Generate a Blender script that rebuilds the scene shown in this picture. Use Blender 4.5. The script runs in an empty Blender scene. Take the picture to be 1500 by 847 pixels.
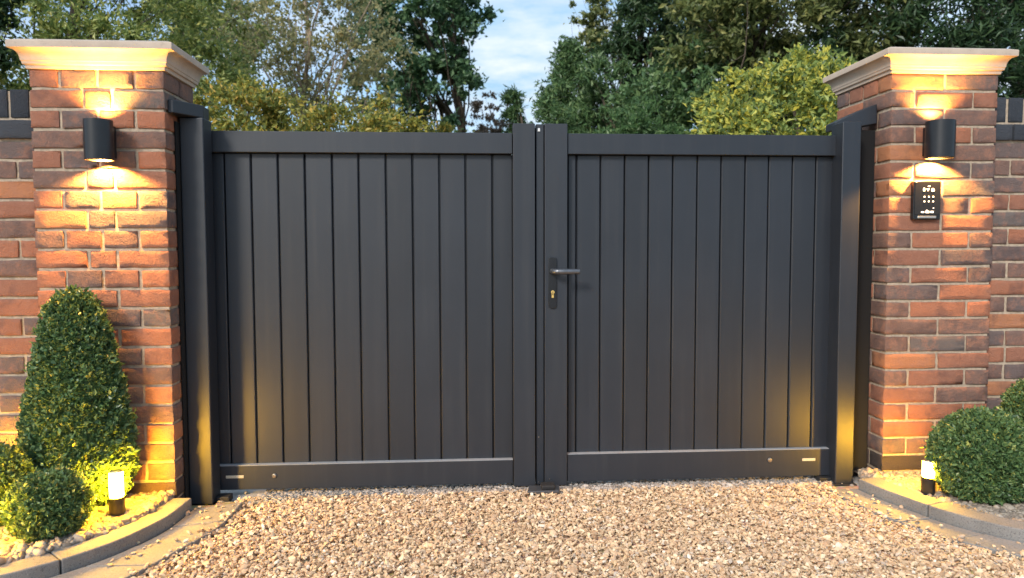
import bpy, bmesh, math, random
import numpy as np
from mathutils import Matrix, Vector
rng = np.random.default_rng(7); random.seed(7)
R = math.radians
SC = bpy.context.scene
COL = SC.collection

# ------------------------------------------------------------------ camera
FPX, CAMZ, CAMY = 1083.0, 1.05, -3.14
YAW, PITCH, ROLL = R(3.9), R(-3.25), R(-0.15)
def _basis():
    F = Vector((math.sin(YAW)*math.cos(PITCH), math.cos(YAW)*math.cos(PITCH), math.sin(PITCH)))
    Rt = Vector((math.cos(YAW), -math.sin(YAW), 0))
    Up = Rt.cross(F)
    return (Rt*math.cos(ROLL)+Up*math.sin(ROLL), -Rt*math.sin(ROLL)+Up*math.cos(ROLL), F)
cR, cU, cF = _basis()
def ray(px, py):
    return cR*((px-750)/FPX) + cU*(-(py-423.5)/FPX) + cF
def PY(px, py, y):
    d = ray(px, py); t = (y-CAMY)/d.y
    return Vector((d.x*t, y, CAMZ+d.z*t))
def PZ(px, py, z):
    d = ray(px, py); t = (z-CAMZ)/d.z
    return Vector((d.x*t, CAMY+d.y*t, z))
cam = bpy.data.cameras.new('camera'); co = bpy.data.objects.new('camera', cam); COL.objects.link(co)
cam.sensor_width = 36; cam.lens = 36*FPX/1500; cam.dof.use_dof = True; cam.dof.focus_distance = 3.05; cam.dof.aperture_fstop = 3.4; cam.clip_end = 2000; cam.clip_start = .02
m = Matrix((cR, cU, -cF)).transposed().to_4x4(); m.translation = (0, CAMY, CAMZ); co.matrix_world = m
SC.camera = co

# ------------------------------------------------------------------ materials
def mat(name):
    m = bpy.data.materials.new(name); m.use_nodes = True
    nt = m.node_tree; b = nt.nodes['Principled BSDF']
    return m, nt, b
def N(nt, typ, **kw):
    n = nt.nodes.new(typ)
    for k, v in kw.items():
        if hasattr(n, k): setattr(n, k, v)
        else: n.inputs[k].default_value = v
    return n
def ramp(nt, src, stops, interp='LINEAR'):
    r = N(nt, 'ShaderNodeValToRGB'); cr = r.color_ramp; cr.interpolation = interp
    while len(cr.elements) < len(stops): cr.elements.new(.5)
    for e, (p, c) in zip(cr.elements, stops): e.position = p; e.color = (*c, 1)
    nt.links.new(src, r.inputs[0]); return r.outputs[0]
def noise(nt, scale, detail=4, rough=.6, vec=None):
    n = N(nt, 'ShaderNodeTexNoise'); n.inputs['Scale'].default_value = scale
    n.inputs['Detail'].default_value = detail; n.inputs['Roughness'].default_value = rough
    if vec is None:
        g = N(nt, 'ShaderNodeNewGeometry'); vec = g.outputs['Position']
    nt.links.new(vec, n.inputs['Vector']); return n.outputs['Fac']
def mix(nt, a, b, fac, mode='MIX'):
    x = N(nt, 'ShaderNodeMix', data_type='RGBA', blend_type=mode)
    for s, i in ((fac, 0), (a, 6), (b, 7)):
        if isinstance(s, (int, float)): x.inputs[i].default_value = s
        elif isinstance(s, tuple): x.inputs[i].default_value = (*s, 1)
        else: nt.links.new(s, x.inputs[i])
    return x.outputs[2]
def bump(nt, b, h, strength, dist=.01):
    n = N(nt, 'ShaderNodeBump'); n.inputs['Strength'].default_value = strength; n.inputs['Distance'].default_value = dist
    nt.links.new(h, n.inputs['Height']); nt.links.new(n.outputs[0], b.inputs['Normal'])
def simple(name, c, rough=.5, metal=0, nscale=0, var=.15, bmp=0, bd=.003):
    m, nt, b = mat(name); b.inputs['Roughness'].default_value = rough; b.inputs['Metallic'].default_value = metal
    b.inputs['Base Color'].default_value = (*c, 1)
    if nscale:
        f = noise(nt, nscale, 6)
        c0 = tuple(max(0, x*(1-var)) for x in c); c1 = tuple(min(1, x*(1+var)) for x in c)
        nt.links.new(ramp(nt, f, [(.3, c0), (.7, c1)]), b.inputs['Base Color'])
        if bmp: bump(nt, b, f, bmp, bd)
    return m
def island(nt):
    return N(nt, 'ShaderNodeNewGeometry').outputs['Random Per Island']

def brick_mat(name, stops, blotch=True):
    m, nt, b = mat(name)
    c = ramp(nt, island(nt), stops, 'CONSTANT')
    f = noise(nt, 22, 6, .7)
    c = mix(nt, c, (.42, .19, .12), ramp(nt, f, [(.48, (0, 0, 0)), (.64, (.55, .55, .55))])) if blotch else c
    f2 = noise(nt, 9, 3, .6)
    c = mix(nt, c, (.085, .055, .055), ramp(nt, f2, [(.54, (0, 0, 0)), (.68, (.45, .45, .45))])) if blotch else c
    f3 = noise(nt, 130, 5, .8)
    c = mix(nt, c, (.5, .38, .28), ramp(nt, f3, [(.6, (0, 0, 0)), (.78, (.35, .35, .35))]))
    nt.links.new(c, b.inputs['Base Color']); b.inputs['Roughness'].default_value = .82
    tx = N(nt, 'ShaderNodeTexNoise'); tx.inputs['Scale'].default_value = 48; tx.inputs['Detail'].default_value = 9; tx.inputs['Roughness'].default_value = .72; tx.inputs['Distortion'].default_value = 1.6
    nt.links.new(N(nt, 'ShaderNodeNewGeometry').outputs['Position'], tx.inputs['Vector']); w = tx.outputs['Fac']
    w2 = noise(nt, 230, 6, .8)
    w = mix(nt, w, w2, .35)
    bump(nt, b, w, 1.0, .013)
    return m
RED = (.42, .165, .092); RED2 = (.34, .145, .090); BRN = (.215, .128, .102); PUR = (.165, .118, .108); ORA = (.50, .21, .10); GRY = (.17, .135, .122)
M = {}
M['brick'] = brick_mat('brick', [(0, RED2), (.2, BRN), (.38, RED), (.55, PUR), (.68, ORA), (.78, BRN), (.88, RED2), (.95, GRY)])
M['blue_brick'] = brick_mat('blue_brick', [(0, (.035, .042, .055)), (.4, (.05, .056, .07)), (.75, (.028, .034, .046))], False)
M['dark_brick'] = brick_mat('dark_brick', [(0, (.06, .045, .04)), (.5, (.085, .055, .045))], False)
M['mortar'] = simple('mortar', (.41, .325, .24), .95, 0, 60, .25, .8)
m, nt, b = mat('stone'); M['stone'] = m
c = ramp(nt, noise(nt, 9, 8, .7), [(.3, (.44, .345, .27)), (.7, (.56, .45, .36))])
c = mix(nt, c, (.30, .24, .19), ramp(nt, noise(nt, 90, 4, .8), [(.58, (0, 0, 0)), (.70, (.7, .7, .7))]))
nt.links.new(c, b.inputs['Base Color']); b.inputs['Roughness'].default_value = .85; bump(nt, b, noise(nt, 160, 6, .7), .35, .002)
m, nt, b = mat('anthracite_paint'); M['gate'] = m
c = ramp(nt, noise(nt, 3, 5), [(.3, (.011, .015, .023)), (.7, (.015, .020, .030))])
mg = N(nt, 'ShaderNodeMapping'); mg.inputs['Scale'].default_value = (30, 30, 1.1); nt.links.new(N(nt, 'ShaderNodeNewGeometry').outputs['Position'], mg.inputs[0])
stk = noise(nt, 1, 6, .65, mg.outputs[0])
c = mix(nt, c, (.05, .052, .055), ramp(nt, stk, [(.50, (0, 0, 0)), (.78, (.25, .25, .25))]))
c = mix(nt, c, (.10, .095, .085), ramp(nt, noise(nt, 420, 3, .8), [(.64, (0, 0, 0)), (.74, (.3, .3, .3))]))
c = mix(nt, c, ramp(nt, island(nt), [(0, (.8, .8, .8)), (1, (1, 1, 1))]), 1.0, 'MULTIPLY')
nt.links.new(c, b.inputs['Base Color']); b.inputs['Specular IOR Level'].default_value = .7
rr = N(nt, 'ShaderNodeMapRange'); nt.links.new(stk, rr.inputs[0]); rr.inputs[3].default_value = .42; rr.inputs[4].default_value = .56
nt.links.new(rr.outputs[0], b.inputs['Roughness']); bump(nt, b, noise(nt, 700, 2), .12, .0006)
M['black'] = simple('black_paint', (.012, .013, .016), .32, 0, 30, .2)
M['rubber'] = simple('rubber', (.015, .015, .017), .7)
M['matt_black'] = simple('matt_black', (.006, .006, .007), .95)  # near black that paints shade into the gaps around the gates
M['trim'] = simple('pale_trim', (.30, .31, .33), .5, 0, 40, .1)
M['blackglass'] = simple('black_gloss', (.008, .008, .009), .12)
M['brass'] = simple('brass', (.80, .56, .18), .42, .6, 50, .1)
M['steel'] = simple('steel', (.62, .60, .56), .28, 1, 80, .1)
M['reflector'] = simple('reflector', (.60, .56, .46), .35, .3, 200, .2)
M['white_plastic'] = simple('white_plastic', (.75, .75, .75), .4)
M['handle'] = simple('handle_metal', (.15, .155, .17), .35, .7, 60, .1)
def emis(name, c, s):
    m, nt, b = mat(name); b.inputs['Base Color'].default_value = (.8, .7, .5, 1)
    b.inputs['Emission Color'].default_value = (*c, 1); b.inputs['Emission Strength'].default_value = s; return m
M['warm'] = emis('lamp_glass_warm', (1, .60, .20), 7)
M['bollard_glow'] = emis('bollard_glass_warm', (1, .50, .02), 270)
M['key_led'] = emis('key_backlight', (1, .95, .85), 1.1)
def speck(name, c0, c1, c2, scale=260):
    m, nt, b = mat(name)
    c = ramp(nt, noise(nt, 6, 6), [(.3, c0), (.7, c1)])
    c = mix(nt, c, c2, ramp(nt, noise(nt, scale, 2, .9), [(.56, (0, 0, 0)), (.64, (.8, .8, .8))]))
    c = mix(nt, c, tuple(min(1, x*1.5) for x in c1), ramp(nt, noise(nt, scale*1.3, 2, .9), [(.60, (0, 0, 0)), (.68, (.6, .6, .6))]))
    nt.links.new(c, b.inputs['Base Color']); b.inputs['Roughness'].default_value = .85
    bump(nt, b, noise(nt, 140, 6, .8), .5, .003); return m
M['kerb'] = speck('kerb_stone', (.17, .165, .16), (.25, .24, .23), (.06, .06, .062), 170)
M['paving'] = speck('paving_stone', (.19, .19, .185), (.27, .265, .26), (.12, .12, .12), 120)
M['concrete'] = speck('concrete', (.38, .36, .35), (.52, .50, .48), (.24, .23, .22), 120)
def stones_mat(name, stops):
    m, nt, b = mat(name)
    c = ramp(nt, island(nt), stops)
    c = mix(nt, c, (.60, .52, .42), ramp(nt, noise(nt, 110, 4, .7), [(.52, (0, 0, 0)), (.72, (.4, .4, .4))]))
    nt.links.new(c, b.inputs['Base Color']); b.inputs['Roughness'].default_value = .75
    bump(nt, b, noise(nt, 300, 5, .7), .3, .002); return m
M['gravel'] = stones_mat('gravel_stone', [(0, (.26, .17, .10)), (.12, (.48, .33, .21)), (.3, (.66, .51, .34)), (.42, (.42, .30, .19)), (.55, (.61, .44, .26)), (.7, (.78, .66, .47)), (.82, (.62, .42, .25)), (.92, (.38, .31, .25)), (1, (.85, .78, .66))])
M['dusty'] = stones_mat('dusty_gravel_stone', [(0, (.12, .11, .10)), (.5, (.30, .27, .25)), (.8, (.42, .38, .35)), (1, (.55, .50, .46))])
M['pebble'] = stones_mat('pebble_stone', [(0, (0.109, 0.094, 0.080)), (.25, (0.343, 0.273, 0.208)), (.5, (0.218, 0.172, 0.136)), (.75, (0.437, 0.374, 0.304)), (1, (0.296, 0.211, 0.144))])
m, nt, b = mat('gravel_base'); M['gravel_base'] = m
v = N(nt, 'ShaderNodeTexVoronoi'); v.inputs['Scale'].default_value = 55
nt.links.new(N(nt, 'ShaderNodeNewGeometry').outputs['Position'], v.inputs['Vector'])
c = mix(nt, ramp(nt, v.outputs['Distance'], [(0, (.52, .38, .25)), (.6, (.30, .20, .12))]), v.outputs['Color'], .12)
nt.links.new(c, b.inputs['Base Color']); b.inputs['Roughness'].default_value = .9; bump(nt, b, v.outputs['Distance'], -.8, .01)
M['asphalt'] = speck('asphalt', (.045, .045, .047), (.06, .06, .062), (.09, .09, .09))
M['soil'] = simple('soil', (.12, .085, .06), .95, 0, 40, .4, .8, .01)
m, nt, b = mat('grass_ground'); M['ground'] = m
nt.links.new(ramp(nt, noise(nt, .8, 8, .7), [(.3, (.05, .07, .025)), (.7, (.10, .11, .045))]), b.inputs['Base Color']); b.inputs['Roughness'].default_value = .95
def leaf_mat(name, stops, trans=.35, rough=.45):
    m, nt, b = mat(name)
    c = ramp(nt, island(nt), stops)
    nt.links.new(c, b.inputs['Base Color']); b.inputs['Roughness'].default_value = rough
    t = N(nt, 'ShaderNodeBsdfTranslucent'); nt.links.new(c, t.inputs[0])
    mx = N(nt, 'ShaderNodeMixShader'); mx.inputs[0].default_value = trans
    nt.links.new(b.outputs[0], mx.inputs[1]); nt.links.new(t.outputs[0], mx.inputs[2])
    nt.links.new(mx.outputs[0], nt.nodes['Material Output'].inputs[0]); return m
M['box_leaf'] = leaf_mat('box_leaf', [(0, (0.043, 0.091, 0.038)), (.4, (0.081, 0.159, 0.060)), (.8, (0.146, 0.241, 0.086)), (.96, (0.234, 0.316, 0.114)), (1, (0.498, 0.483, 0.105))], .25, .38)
M['olive_leaf'] = leaf_mat('olive_leaf', [(0, (0.125, 0.192, 0.060)), (.5, (0.300, 0.371, 0.108)), (.85, (0.474, 0.496, 0.161)), (1, (0.749, 0.674, 0.194))])
M['gold_leaf'] = leaf_mat('gold_leaf', [(0, (0.111, 0.149, 0.041)), (.45, (0.273, 0.298, 0.068)), (.75, (0.521, 0.447, 0.082)), (1, (0.645, 0.406, 0.082))])
M['birch_leaf'] = leaf_mat('birch_leaf', [(0, (0.176, 0.187, 0.092)), (.45, (0.352, 0.352, 0.172)), (.8, (0.506, 0.462, 0.230)), (1, (0.616, 0.484, 0.207))], .45)
M['oak_leaf'] = leaf_mat('oak_leaf', [(0, (0.044, 0.100, 0.047)), (.6, (0.095, 0.188, 0.084)), (1, (0.190, 0.300, 0.134))], .3)
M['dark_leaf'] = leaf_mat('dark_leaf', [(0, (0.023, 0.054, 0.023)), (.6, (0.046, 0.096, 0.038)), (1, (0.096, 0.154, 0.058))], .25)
M['conifer_leaf'] = leaf_mat('conifer_leaf', [(0, (0.055, 0.116, 0.049)), (.6, (0.114, 0.211, 0.080)), (1, (0.217, 0.312, 0.121))], .25)
M['mid_leaf'] = leaf_mat('mid_leaf', [(0, (0.053, 0.115, 0.042)), (.6, (0.105, 0.203, 0.072)), (1, (0.195, 0.297, 0.108))])
M['broad_leaf'] = leaf_mat('broad_leaf', [(0, (0.074, 0.103, 0.036)), (.5, (0.177, 0.218, 0.076)), (.85, (0.310, 0.340, 0.118)), (1, (0.559, 0.517, 0.198))])
M['lime_leaf'] = leaf_mat('lime_leaf', [(0, (.09, .14, .045)), (.28, (.22, .30, .09)), (.52, (.44, .51, .14)), (.78, (.68, .64, .13)), (1, (.80, .66, .10))], .4)
M['pink_twig'] = leaf_mat('pink_twig_leaf', [(0, (.20, .14, .10)), (1, (.34, .25, .19))])
M['bark'] = simple('bark', (.10, .075, .055), .9, 0, 20, .4, .8, .01)
M['pale_bark'] = simple('pale_bark', (.36, .27, .19), .85, 0, 14, .3, .5, .01)
M['post_white'] = simple('post_white', (.55, .56, .58), .5, 0, 12, .1)

# ------------------------------------------------------------------ object helpers
def link(name, me, mt=None, parent=None):
    o = bpy.data.objects.new(name, me); COL.objects.link(o)
    if mt: me.materials.append(mt)
    if parent: o.parent = parent
    return o
def tag(o, label, cat, group=None):
    o['label'] = label; o['category'] = cat
    if group: o['group'] = group
    return o
def struct(o): o['kind'] = 'structure'; return o
def thing(name, label, cat, loc, group=None):
    o = bpy.data.objects.new(name, None); COL.objects.link(o); o.location = loc; o.empty_display_size = .1
    bpy.context.view_layer.update()
    return tag(o, label, cat, group)
def np_mesh(name, V, Fc, k, smooth=False):
    me = bpy.data.meshes.new(name); V = np.asarray(V, np.float32); Fc = np.asarray(Fc, np.int32)
    n = len(Fc); me.vertices.add(len(V)); me.vertices.foreach_set('co', V.ravel())
    me.loops.add(n*k); me.loops.foreach_set('vertex_index', Fc.ravel())
    me.polygons.add(n); me.polygons.foreach_set('loop_start', np.arange(n, dtype=np.int32)*k)
    me.polygons.foreach_set('use_smooth', np.full(n, smooth)); me.update(calc_edges=True); return me
def obj(name, bm, mt, parent=None, smooth=False, bevel=0, seg=2):
    """bm in world coordinates; stored relative to the parent's location"""
    if parent: bmesh.ops.translate(bm, vec=-Vector(parent.location), verts=bm.verts)
    me = bpy.data.meshes.new(name); bm.normal_update(); bm.to_mesh(me); bm.free()
    if smooth: me.polygons.foreach_set('use_smooth', [True]*len(me.polygons))
    o = link(name, me, mt, parent)
    if bevel:
        mo = o.modifiers.new('bevel', 'BEVEL'); mo.width = bevel; mo.segments = seg; mo.limit_method = 'ANGLE'; mo.angle_limit = R(40)
        me.polygons.foreach_set('use_smooth', [True]*len(me.polygons)); mo.harden_normals = True
    return o
def box(bm, x0, x1, y0, y1, z0, z1):
    vs = [bm.verts.new((x, y, z)) for z in (z0, z1) for x, y in ((x0, y0), (x1, y0), (x1, y1), (x0, y1))]
    for f in ((3, 2, 1, 0), (4, 5, 6, 7), (0, 1, 5, 4), (1, 2, 6, 5), (2, 3, 7, 6), (3, 0, 4, 7)): bm.faces.new([vs[i] for i in f])
def prism(bm, pts, z0, z1):
    a = [bm.verts.new((p[0], p[1], z0)) for p in pts]; c = [bm.verts.new((p[0], p[1], z1)) for p in pts]; n = len(pts)
    bm.faces.new(a[::-1]); bm.faces.new(c)
    for i in range(n): bm.faces.new((a[i], a[(i+1) % n], c[(i+1) % n], c[i]))
    bmesh.ops.recalc_face_normals(bm, faces=bm.faces)
def cyl(bm, p, r, h, axis='Z', seg=32, r2=None):
    mt = Matrix.Translation(p) @ {'Z': Matrix(), 'X': Matrix.Rotation(R(90), 4, 'Y'), 'Y': Matrix.Rotation(R(90), 4, 'X')}[axis]
    bmesh.ops.create_cone(bm, cap_ends=True, segments=seg, radius1=r, radius2=r if r2 is None else r2, depth=h, matrix=mt)
def tube(bm, p, ro, ri, h, seg=40):
    """open tube along z, centre p"""
    rings = []
    for r, z in ((ro, -h/2), (ro, h/2), (ri, h/2), (ri, -h/2)):
        rings.append([bm.verts.new((p[0]+r*math.cos(2*math.pi*i/seg), p[1]+r*math.sin(2*math.pi*i/seg), p[2]+z)) for i in range(seg)])
    for k in range(4):
        a, c = rings[k], rings[(k+1) % 4]
        for i in range(seg): bm.faces.new((a[i], a[(i+1) % seg], c[(i+1) % seg], c[i]))
    bmesh.ops.recalc_face_normals(bm, faces=bm.faces)
def B(): return bmesh.new()

# ------------------------------------------------------------------ bricks
NL = 7
_idx = {}; _t = []
for i in range(NL):
    for j in range(NL):
        for k in range(NL):
            if 0 in (i, j, k) or NL-1 in (i, j, k): _idx[(i, j, k)] = len(_t); _t.append((i, j, k))
_t = np.array(_t); _f = []
for a in range(3):
    b_, c_ = (a+1) % 3, (a+2) % 3
    for side in (0, NL-1):
        for i in range(NL-1):
            for j in range(NL-1):
                q = []
                for di, dj in ((0, 0), (1, 0), (1, 1), (0, 1)):
                    t = [0, 0, 0]; t[a] = side; t[b_] = i+di; t[c_] = j+dj; q.append(_idx[tuple(t)])
                _f.append(q if side else q[::-1])
_f = np.array(_f)
def bricks_mesh(name, bl, r=.0030, amp=.0009):
    """bl: list of (x0,x1,y0,y1,z0,z1)"""
    Vs, Fs = [], []
    for n, (x0, x1, y0, y1, z0, z1) in enumerate(bl):
        d = np.array([x1-x0, y1-y0, z1-z0]); c = np.array([x0+x1, y0+y1, z0+z1])/2
        lv = np.zeros((3, NL))
        for a in range(3):
            lv[a, 1:-1] = np.linspace(-d[a]/2+r*.7, d[a]/2-r*.7, NL-2); lv[a, 0] = -d[a]/2; lv[a, -1] = d[a]/2
        p = np.stack([lv[a][_t[:, a]] for a in range(3)], 1)
        inn = np.clip(p, -(d/2-r), d/2-r); q = p-inn; ln = np.linalg.norm(q, axis=1, keepdims=True)
        p = inn+q/np.maximum(ln, 1e-6)*r
        ph = rng.uniform(0, 6.28, 6)
        w = np.stack([np.sin(p[:, 0]*60+ph[0])*np.cos(p[:, 2]*90+ph[1]), np.sin(p[:, 0]*45+ph[2]+p[:, 2]*70), np.sin(p[:, 0]*50+ph[3])], 1)
        p = p+rng.normal(0, amp*.7, p.shape)+w*amp*.8
        ang = rng.normal(0, .004); p[:, 2] += p[:, 0]*ang
        Vs.append(p+c); Fs.append(_f+n*len(_t))
    return np_mesh(name, np.concatenate(Vs), np.concatenate(Fs), 4, True)
J = lambda s=.0012: random.uniform(-s, s)
CH, MJ, HW = .075, .0118, .102
def run_x(x0, x1, pat):
    """split x0..x1 into bricks by the relative lengths in pat"""
    tot = sum(pat); L = (x1-x0)-MJ*(len(pat)-1); out = []; x = x0
    for p in pat:
        w = L*p/tot; out.append((x, x+w)); x += w+MJ
    return out
def pillar(label, x0, x1, y0, y1, zb, zt, pa, pb, sa, sb, capprof, plinth, off, key):
    t = thing('brick_pillar', label, 'gate pillar', ((x0+x1)/2, (y0+y1)/2, 0), 'brick gate pillars')
    n = int(round((zt-zb)/CH)); bl = []; dk = []
    for k in range(-1, n):
        z0 = zb+k*CH+MJ/2; z1 = z0+CH-MJ
        dst = dk if k < plinth else bl
        def add(xa, xb, ya, yb):
            dst.append((xa+J(), xb+J(), ya+J(.0015), yb+J(.0015), z0+J(.0008), z1+J(.0008)))
        if k % 2 == 0:      # front and back rows run through
            for a, b in run_x(x0, x1, pa): add(a, b, y0, y0+HW); add(a, b, y1-HW, y1)
            for a, b in run_x(y0+HW+MJ, y1-HW-MJ, sa):
                add(x0, x0+HW, a, b); add(x1-HW, x1, a, b)
        else:
            for a, b in run_x(y0, y1, sb): add(x0, x0+HW, a, b); add(x1-HW, x1, a, b)
            for a, b in run_x(x0+HW+MJ, x1-HW-MJ, pb): add(a, b, y0, y0+HW); add(a, b, y1-HW, y1)
    loc = np.array(t.location)
    sh = lambda l: [(a-loc[0], b-loc[0], c-loc[1], d-loc[1], e, f) for a, b, c, d, e, f in l]
    link('brickwork', bricks_mesh('brickwork', sh(bl)), M['brick'], t)
    o = link('brick_plinth', bricks_mesh('brick_plinth', sh(dk)), M['dark_brick'], t)
    bm = B(); box(bm, x0+.006, x1-.006, y0+.006, y1-.006, zb-CH, zb+n*CH+.004); obj('mortar', bm, M['mortar'], t)
    bm = B(); prev = None
    for o_, z in capprof:
        o_ *= .6
        ring = [bm.verts.new((x, y, z)) for x, y in ((x0-o_, y0-o_), (x1+o_, y0-o_), (x1+o_, y1+o_), (x0-o_, y1+o_))]
        if prev:
            for i in range(4): bm.faces.new((prev[i], prev[(i+1) % 4], ring[(i+1) % 4], ring[i]))
        else: bm.faces.new(ring[::-1])
        prev = ring
    bm.faces.new(prev)
    o = obj('coping_stone', bm, M['stone'], t, bevel=.0035, seg=2)
    return t
def cap_profile(z0, z1):
    h = z1-z0; p = [(-.01, z0-.004), (.012, z0-.004), (.014, z0+h*.10), (.026, z0+h*.13), (.029, z0+h*.24)]
    for i in range(7):
        a = i/6*math.pi/2; p.append((.033+.040*(1-math.cos(a)), z0+h*(.26+.43*math.sin(a))))
    p += [(.084, z0+h*.71), (.085, z1-.003), (.082, z1), (.03, z1+.012)]
    return p
# left pillar
LPY = -.23
lx0 = PY(48, 260, LPY).x; lx1 = PY(244, 260, LPY).x
lz1 = PY(150, 101, LPY).z; nL = round((lz1-.085)/CH); lzb = lz1-nL*CH
LP = pillar('brick gate pillar behind the cone shaped topiary, with cream coping stone and wall lamp but no keypad', lx0, lx1, LPY, LPY+.31, lzb, lz1, [2, 1, 2], [1.5, 1.5], [1], [1, 1], cap_profile(lz1, PY(150, 60, LPY-.05).z), 1, 0, 1)
RPY = -.07
rx0 = PY(1302, 300, RPY).x; rx1 = PY(1456, 300, RPY).x
rz1 = PY(1380, 107, RPY).z; nR = round((rz1-.035)/CH); rzb = rz1-nR*CH
RP = pillar('brick gate pillar carrying both the black keypad and a wall lamp under a cream coping stone', rx0, rx1, RPY, RPY+.46, rzb, rz1, [2, 2], [1], [1, .95], [2, 2], cap_profile(rz1, PY(1380, 71, RPY-.05).z), 1, 0, 1)

def wall(label, x0, x1, y, th, ztop, phase, key):
    t = thing('brick_wall', label, 'garden wall', ((x0+x1)/2, y+th/2, 0), 'brick garden walls beside the pillars')
    loc = np.array(t.location); FL, H2 = .2, .095
    sold = .105; blue = .068
    zs = ztop-sold; zb = zs-MJ-blue
    bl, top, cop = [], [], []
    k = 0; z1 = zb-MJ
    while z1 > 0:
        z0 = z1-(CH-MJ); x = x0 - (FL+MJ)*(.0 if (k+phase) % 2 else .52) if phase < 2 else x0
        while x < x1:
            w = FL if (k+phase) % 2 == 0 or random.random() < .7 else H2
            a, b = max(x, x0), min(x+w, x1)
            if b-a > .03: bl.append((a+J(), b+J(), y+J(.002), y+th, z0+J(.0008), z1+J(.0008)))
            x += w+MJ
        z1 = z0-MJ; k += 1
    x = x0
    while x < x1:
        b = min(x+.066, x1)
        if b-x > .02: top.append((x+J(), b+J(), y+J(.001), y+th, zs, ztop+J(.001)))
        x += .066+MJ
    x = x0-.12
    while x < x1:
        a, b = max(x, x0), min(x+.21, x1)
        if b-a > .02: cop.append((a, b, y-.012, y+th+.012, zb, zb+blue))
        x += .21+MJ*.6
    sh = lambda l: [(a-loc[0], b-loc[0], c-loc[1], d-loc[1], e, f) for a, b, c, d, e, f in l]
    link('brickwork', bricks_mesh('brickwork', sh(bl)), M['brick'], t)
    link('soldier_course', bricks_mesh('soldier_course', sh(top), .003, .0005), M['blue_brick'], t)
    link('projecting_course', bricks_mesh('projecting_course', sh(cop), .003, .0004), M['blue_brick'], t)
    bm = B(); box(bm, x0+.001, x1-.001, y+.006, y+th-.006, -.05, ztop-.006); obj('mortar', bm, M['mortar'], t)
WLY = LPY+.05; WRY = RPY+.035
wall('brick garden wall beside the pillar with the cone shaped topiary, topped by upright blue bricks', lx0-2.2, lx0-.002, WLY, .22, PY(20, 131, WLY).z, 0, 1)
wall('brick garden wall beside the pillar with the keypad, topped by upright blue grey bricks', rx1+.002, rx1+2.2, WRY, .22, PY(1480, 143, WRY).z, 1, 1)

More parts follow.
